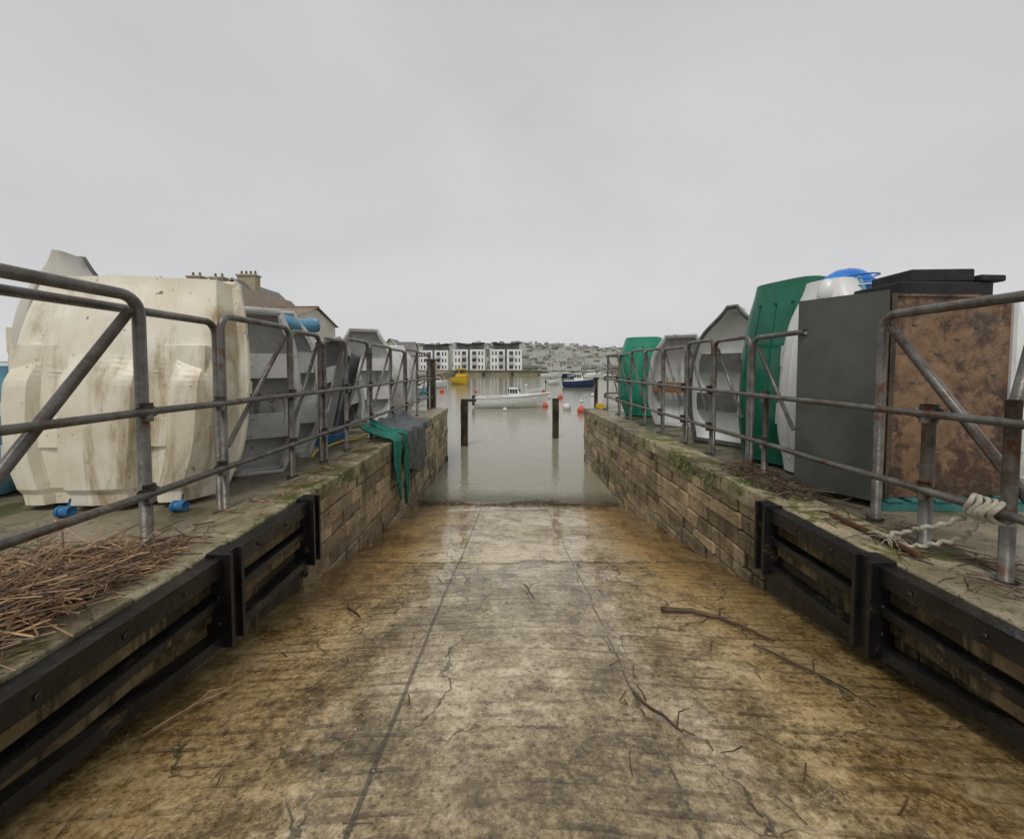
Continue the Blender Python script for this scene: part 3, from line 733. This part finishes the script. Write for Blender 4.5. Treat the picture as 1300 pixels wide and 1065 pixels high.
for j in range(ny):
    for i in range(nx):
        a=j*(nx+1)+i; fs.append((a,a+1,a+nx+2,a+nx+1))
mb.add(vs,fs,0,True); mb.build('hill_terrain',[m_hill],recentre=False)
mb=MB()
for k in range(190):
    y=random.uniform(170,390); u=random.triangular(540,960,700); x=(u-650)/490*y
    z=hillz(x,y)-.3; w=random.uniform(2,4.5);d=random.uniform(2,3);h=random.uniform(1.0,1.9)
    Mx=Matrix.Translation((x,y,z))@Matrix.Rotation(random.uniform(-.4,.4),4,'Z')
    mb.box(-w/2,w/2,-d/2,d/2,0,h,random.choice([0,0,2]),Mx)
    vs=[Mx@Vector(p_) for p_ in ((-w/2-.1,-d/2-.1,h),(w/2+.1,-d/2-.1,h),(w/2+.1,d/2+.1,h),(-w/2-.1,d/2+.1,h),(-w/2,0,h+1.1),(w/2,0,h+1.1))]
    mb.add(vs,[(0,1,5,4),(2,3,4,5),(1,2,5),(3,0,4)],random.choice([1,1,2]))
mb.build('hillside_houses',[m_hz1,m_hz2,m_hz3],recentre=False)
mb=MB()
for k in range(380):
    y=random.uniform(160,400); u=random.uniform(500,1000); x=(u-650)/490*y; s=random.uniform(.8,2.0)
    mb.ball((x,y,hillz(x,y)+s*.3),s,0,1.6,1,.75,8,.6,col=random.random())
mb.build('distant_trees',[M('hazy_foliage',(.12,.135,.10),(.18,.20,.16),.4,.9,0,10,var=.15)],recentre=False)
def apartment(name,x0,x1,y,ztop,flip=False):
    w=x1-x0; z0=.35; d=10; H=ztop-z0; fl=H*.76/3
    mb=MB()
    mb.box(x0,x1,y,y+d,z0,z0+fl*3,0)
    mb.box(x0+.8,x1-.8,y+1.2,y+d-.5,z0+fl*3+.01,ztop-.35,1)
    xm=x0+w*(.55 if not flip else .45)
    for a,b,za,zb in ((x0+.2,xm,ztop+.25,ztop-.25),(xm,x1-.2,ztop-.25,ztop+.25)):
        vs=[(a,y+.6,za-.16),(b,y+.6,zb-.16),(b,y+d,zb-.16),(a,y+d,za-.16),(a,y+.6,za),(b,y+.6,zb),(b,y+d,zb),(a,y+d,za)]
        mb.add(vs,[(0,3,2,1),(4,5,6,7),(0,1,5,4),(1,2,6,5),(2,3,7,6),(3,0,4,7)],1)
    xs=x0+w*.46; mb.box(xs,xs+w*.07,y-.03,y+.3,z0,z0+fl*3,1)
    for f in range(3):
        zb=z0+fl*f+.45
        for (a,b) in ((.05,.09),(.15,.20),(.27,.40),(.60,.73),(.80,.85),(.91,.95)):
            mb.box(x0+w*a,x0+w*b,y-.04,y+.2,zb,zb+fl*.55,2)
        for (a,b) in ((.24,.42),(.58,.76)):
            mb.box(x0+w*a,x0+w*b,y-1.0,y-.05,zb-.30,zb-.18,0)
            mb.box(x0+w*a,x0+w*b,y-1.0,y-.96,zb+.28,zb+.34,1)
            for q in range(5): mb.box(x0+w*(a+(b-a)*q/4)-.03,x0+w*(a+(b-a)*q/4)+.03,y-1.0,y-.96,zb-.18,zb+.28,1)
    for (a,b) in ((.14,.3),(.36,.5),(.6,.82)): mb.box(x0+w*a,x0+w*b,y+1.15,y+1.3,z0+fl*3+.4,ztop-.8,2)
    mb.box(x0-.15,x0+.02,y-.3,y+.6,z0,z0+fl*3+.3,0); mb.box(x1-.02,x1+.15,y-.3,y+.6,z0,z0+fl*3+.3,0)
    mb.build(name,[m_rend2,m_clad,m_glass])
apartment('apartment_building',-7.2,3.2,130,9.6); apartment('apartment_building',-19.9,-9.4,132,9.7,True); apartment('apartment_building',-32.0,-22.3,134,9.4); apartment('apartment_building',-42,-34.8,137,7.8)
def house(name,x0,x1,y0,y1,z0,ze,zr,axis,wall,roof,chim=(),wins=()):
    mb=MB(); mb.box(x0,x1,y0,y1,z0,ze,0)
    o=.25
    if axis=='x':
        ym=(y0+y1)/2
        vs=[(x0-o,y0-o,ze-.1),(x1+o,y0-o,ze-.1),(x1+o,ym,zr),(x0-o,ym,zr),(x1+o,y1+o,ze-.1),(x0-o,y1+o,ze-.1)]
        mb.add(vs,[(0,1,2,3),(3,2,4,5)],1); mb.add([(x0,y0,ze),(x0,y1,ze),(x0,ym,zr-.12)],[(0,1,2)],0); mb.add([(x1,y0,ze),(x1,y1,ze),(x1,ym,zr-.12)],[(0,1,2)],0)
        mb.tube([(x0-o,ym,zr+.02),(x1+o,ym,zr+.02)],.1,6,1)
    else:
        xm=(x0+x1)/2
        vs=[(x0-o,y0-o,ze-.1),(x0-o,y1+o,ze-.1),(xm,y1+o,zr),(xm,y0-o,zr),(x1+o,y1+o,ze-.1),(x1+o,y0-o,ze-.1)]
        mb.add(vs,[(0,1,2,3),(3,2,4,5)],1); mb.add([(x0,y0,ze),(x1,y0,ze),(xm,y0,zr-.12)],[(0,1,2)],0); mb.add([(x0,y1,ze),(x1,y1,ze),(xm,y1,zr-.12)],[(0,1,2)],0)
        for s_ in ((x0-o,xm),(x1+o,xm)): mb.tube([(s_[0],y0-o-.02,ze-.12),(s_[1],y0-o-.02,zr-.02)],.09,4,3)
    for (cx,cy,cw,zb,zt) in chim:
        mb.box(cx-cw/2,cx+cw/2,cy-.35,cy+.35,zb,zt,2); mb.box(cx-cw/2-.08,cx+cw/2+.08,cy-.43,cy+.43,zt+.002,zt+.14,2)
        n=max(2,int(cw/.4))
        for k in range(n): xx=cx-cw/2+cw*(k+.5)/n; mb.tube([(xx,cy,zt+.14),(xx,cy,zt+.5)],.11,8,4,r2=.08)
    for (a,b,c_,d_) in wins: mb.box(a,b,y0-.03,y0+.05,c_,d_,3); mb.box(a+.07,b-.07,y0-.05,y0-.031,c_+.07,d_-.07,5)
    mb.build(name,[wall,roof,m_ystone,m_rimw,m_tile,m_glass])
house('slate_roofed_terrace',-33,-25.5,32,40,0,6.3,8.9,'x',m_rend,m_slate,chim=[(-31.5,34.5,1.3,6.8,8.6),(-28.3,35,1.2,7.2,9.1),(-26.3,35,1.2,7.2,9.0)],wins=[(-32+i*2.2,-31+i*2.2,4,5.4) for i in range(3)])
house('yellow_stone_house',-25.2,-21.8,33,39,0,6.8,8.6,'y',m_ystone,m_slate,chim=[(-23.3,34.5,1.6,7,9.1)],wins=[(-24.4,-23.6,4.6,6)])
house('white_gabled_house',-22.6,-19.6,28,37,0,5.4,7.4,'y',m_rend,m_tile,wins=[(-22.2,-21.6,4.2,5.2),(-21.1,-20.4,4.2,5.2)])
house('brown_roofed_house',-19.3,-16.4,29,36,0,4.9,6.1,'x',m_rend,m_tile,wins=[(-19,-18.2,3,4)])
house('harbour_shed',-20.5,-14.5,42,48,0,2.6,3.6,'x',m_tile,m_slate,wins=[(-20,-19,1.2,2.1),(-17,-16,1.2,2.1)])
house('harbour_kiosk',-20.5,-18.5,62,66,.1,4.6,5.8,'y',m_rend,m_slate)
house('white_gabled_house',-32,-26,100,108,.1,5,8,'x',m_rend,m_slate)
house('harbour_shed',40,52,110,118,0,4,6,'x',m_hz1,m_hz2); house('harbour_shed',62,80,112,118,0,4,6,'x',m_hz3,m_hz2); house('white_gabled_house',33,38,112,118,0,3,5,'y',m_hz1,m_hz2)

# ------------------------------------------------------------------ world, sun, camera
w=bpy.data.worlds.new('World'); scene.world=w; w.use_nodes=True; t=NT(w.node_tree)
bg=w.node_tree.nodes['Background']; sky=t.n('ShaderNodeTexSky'); sky.sky_type='NISHITA'; sky.sun_disc=False
sky.sun_elevation=R(58); sky.sun_rotation=R(200); sky.air_density=1; sky.dust_density=4
tc=t.n('ShaderNodeTexCoord').outputs['Generated']
sz=t.n('ShaderNodeSeparateXYZ'); t.l(tc,sz.inputs[0])
nf=t.noise(t.mapping(tc,(1,1,2.2)),1.4,4,.5,.4)
cl=t.ramp(nf,[(.3,(5.9,5.88,5.92)),(.7,(6.85,6.82,6.80))])
g=t.ramp(sz.outputs[2],[(0,(1.05,1.05,1.055)),(.25,(1.0,1.0,1.005)),(.75,(.90,.905,.90))])
cl=t.mix(1,cl,g,'MULTIPLY')
t.l(t.mix(.95,sky.outputs[0],cl),bg.inputs[0]); bg.inputs[1].default_value=.1
sl=bpy.data.lights.new('sun','SUN'); sl.energy=1.5; sl.angle=R(18); sl.color=(1,.96,.90)
so=bpy.data.objects.new('sun',sl); scene.collection.objects.link(so); so.rotation_euler=(R(32),0,R(-20)); so.location=(0,0,20)
cd=bpy.data.cameras.new('camera'); co=bpy.data.objects.new('camera',cd); scene.collection.objects.link(co)
co.location=(0,0,1.0); co.rotation_euler=(R(90-2.3),0,0); cd.sensor_width=36; cd.lens=490/1300*36; cd.shift_y=-45/1300; cd.clip_end=6000; cd.clip_start=.05
scene.camera=co
scene.view_settings.view_transform='Standard'; scene.view_settings.look='None'; scene.view_settings.exposure=0
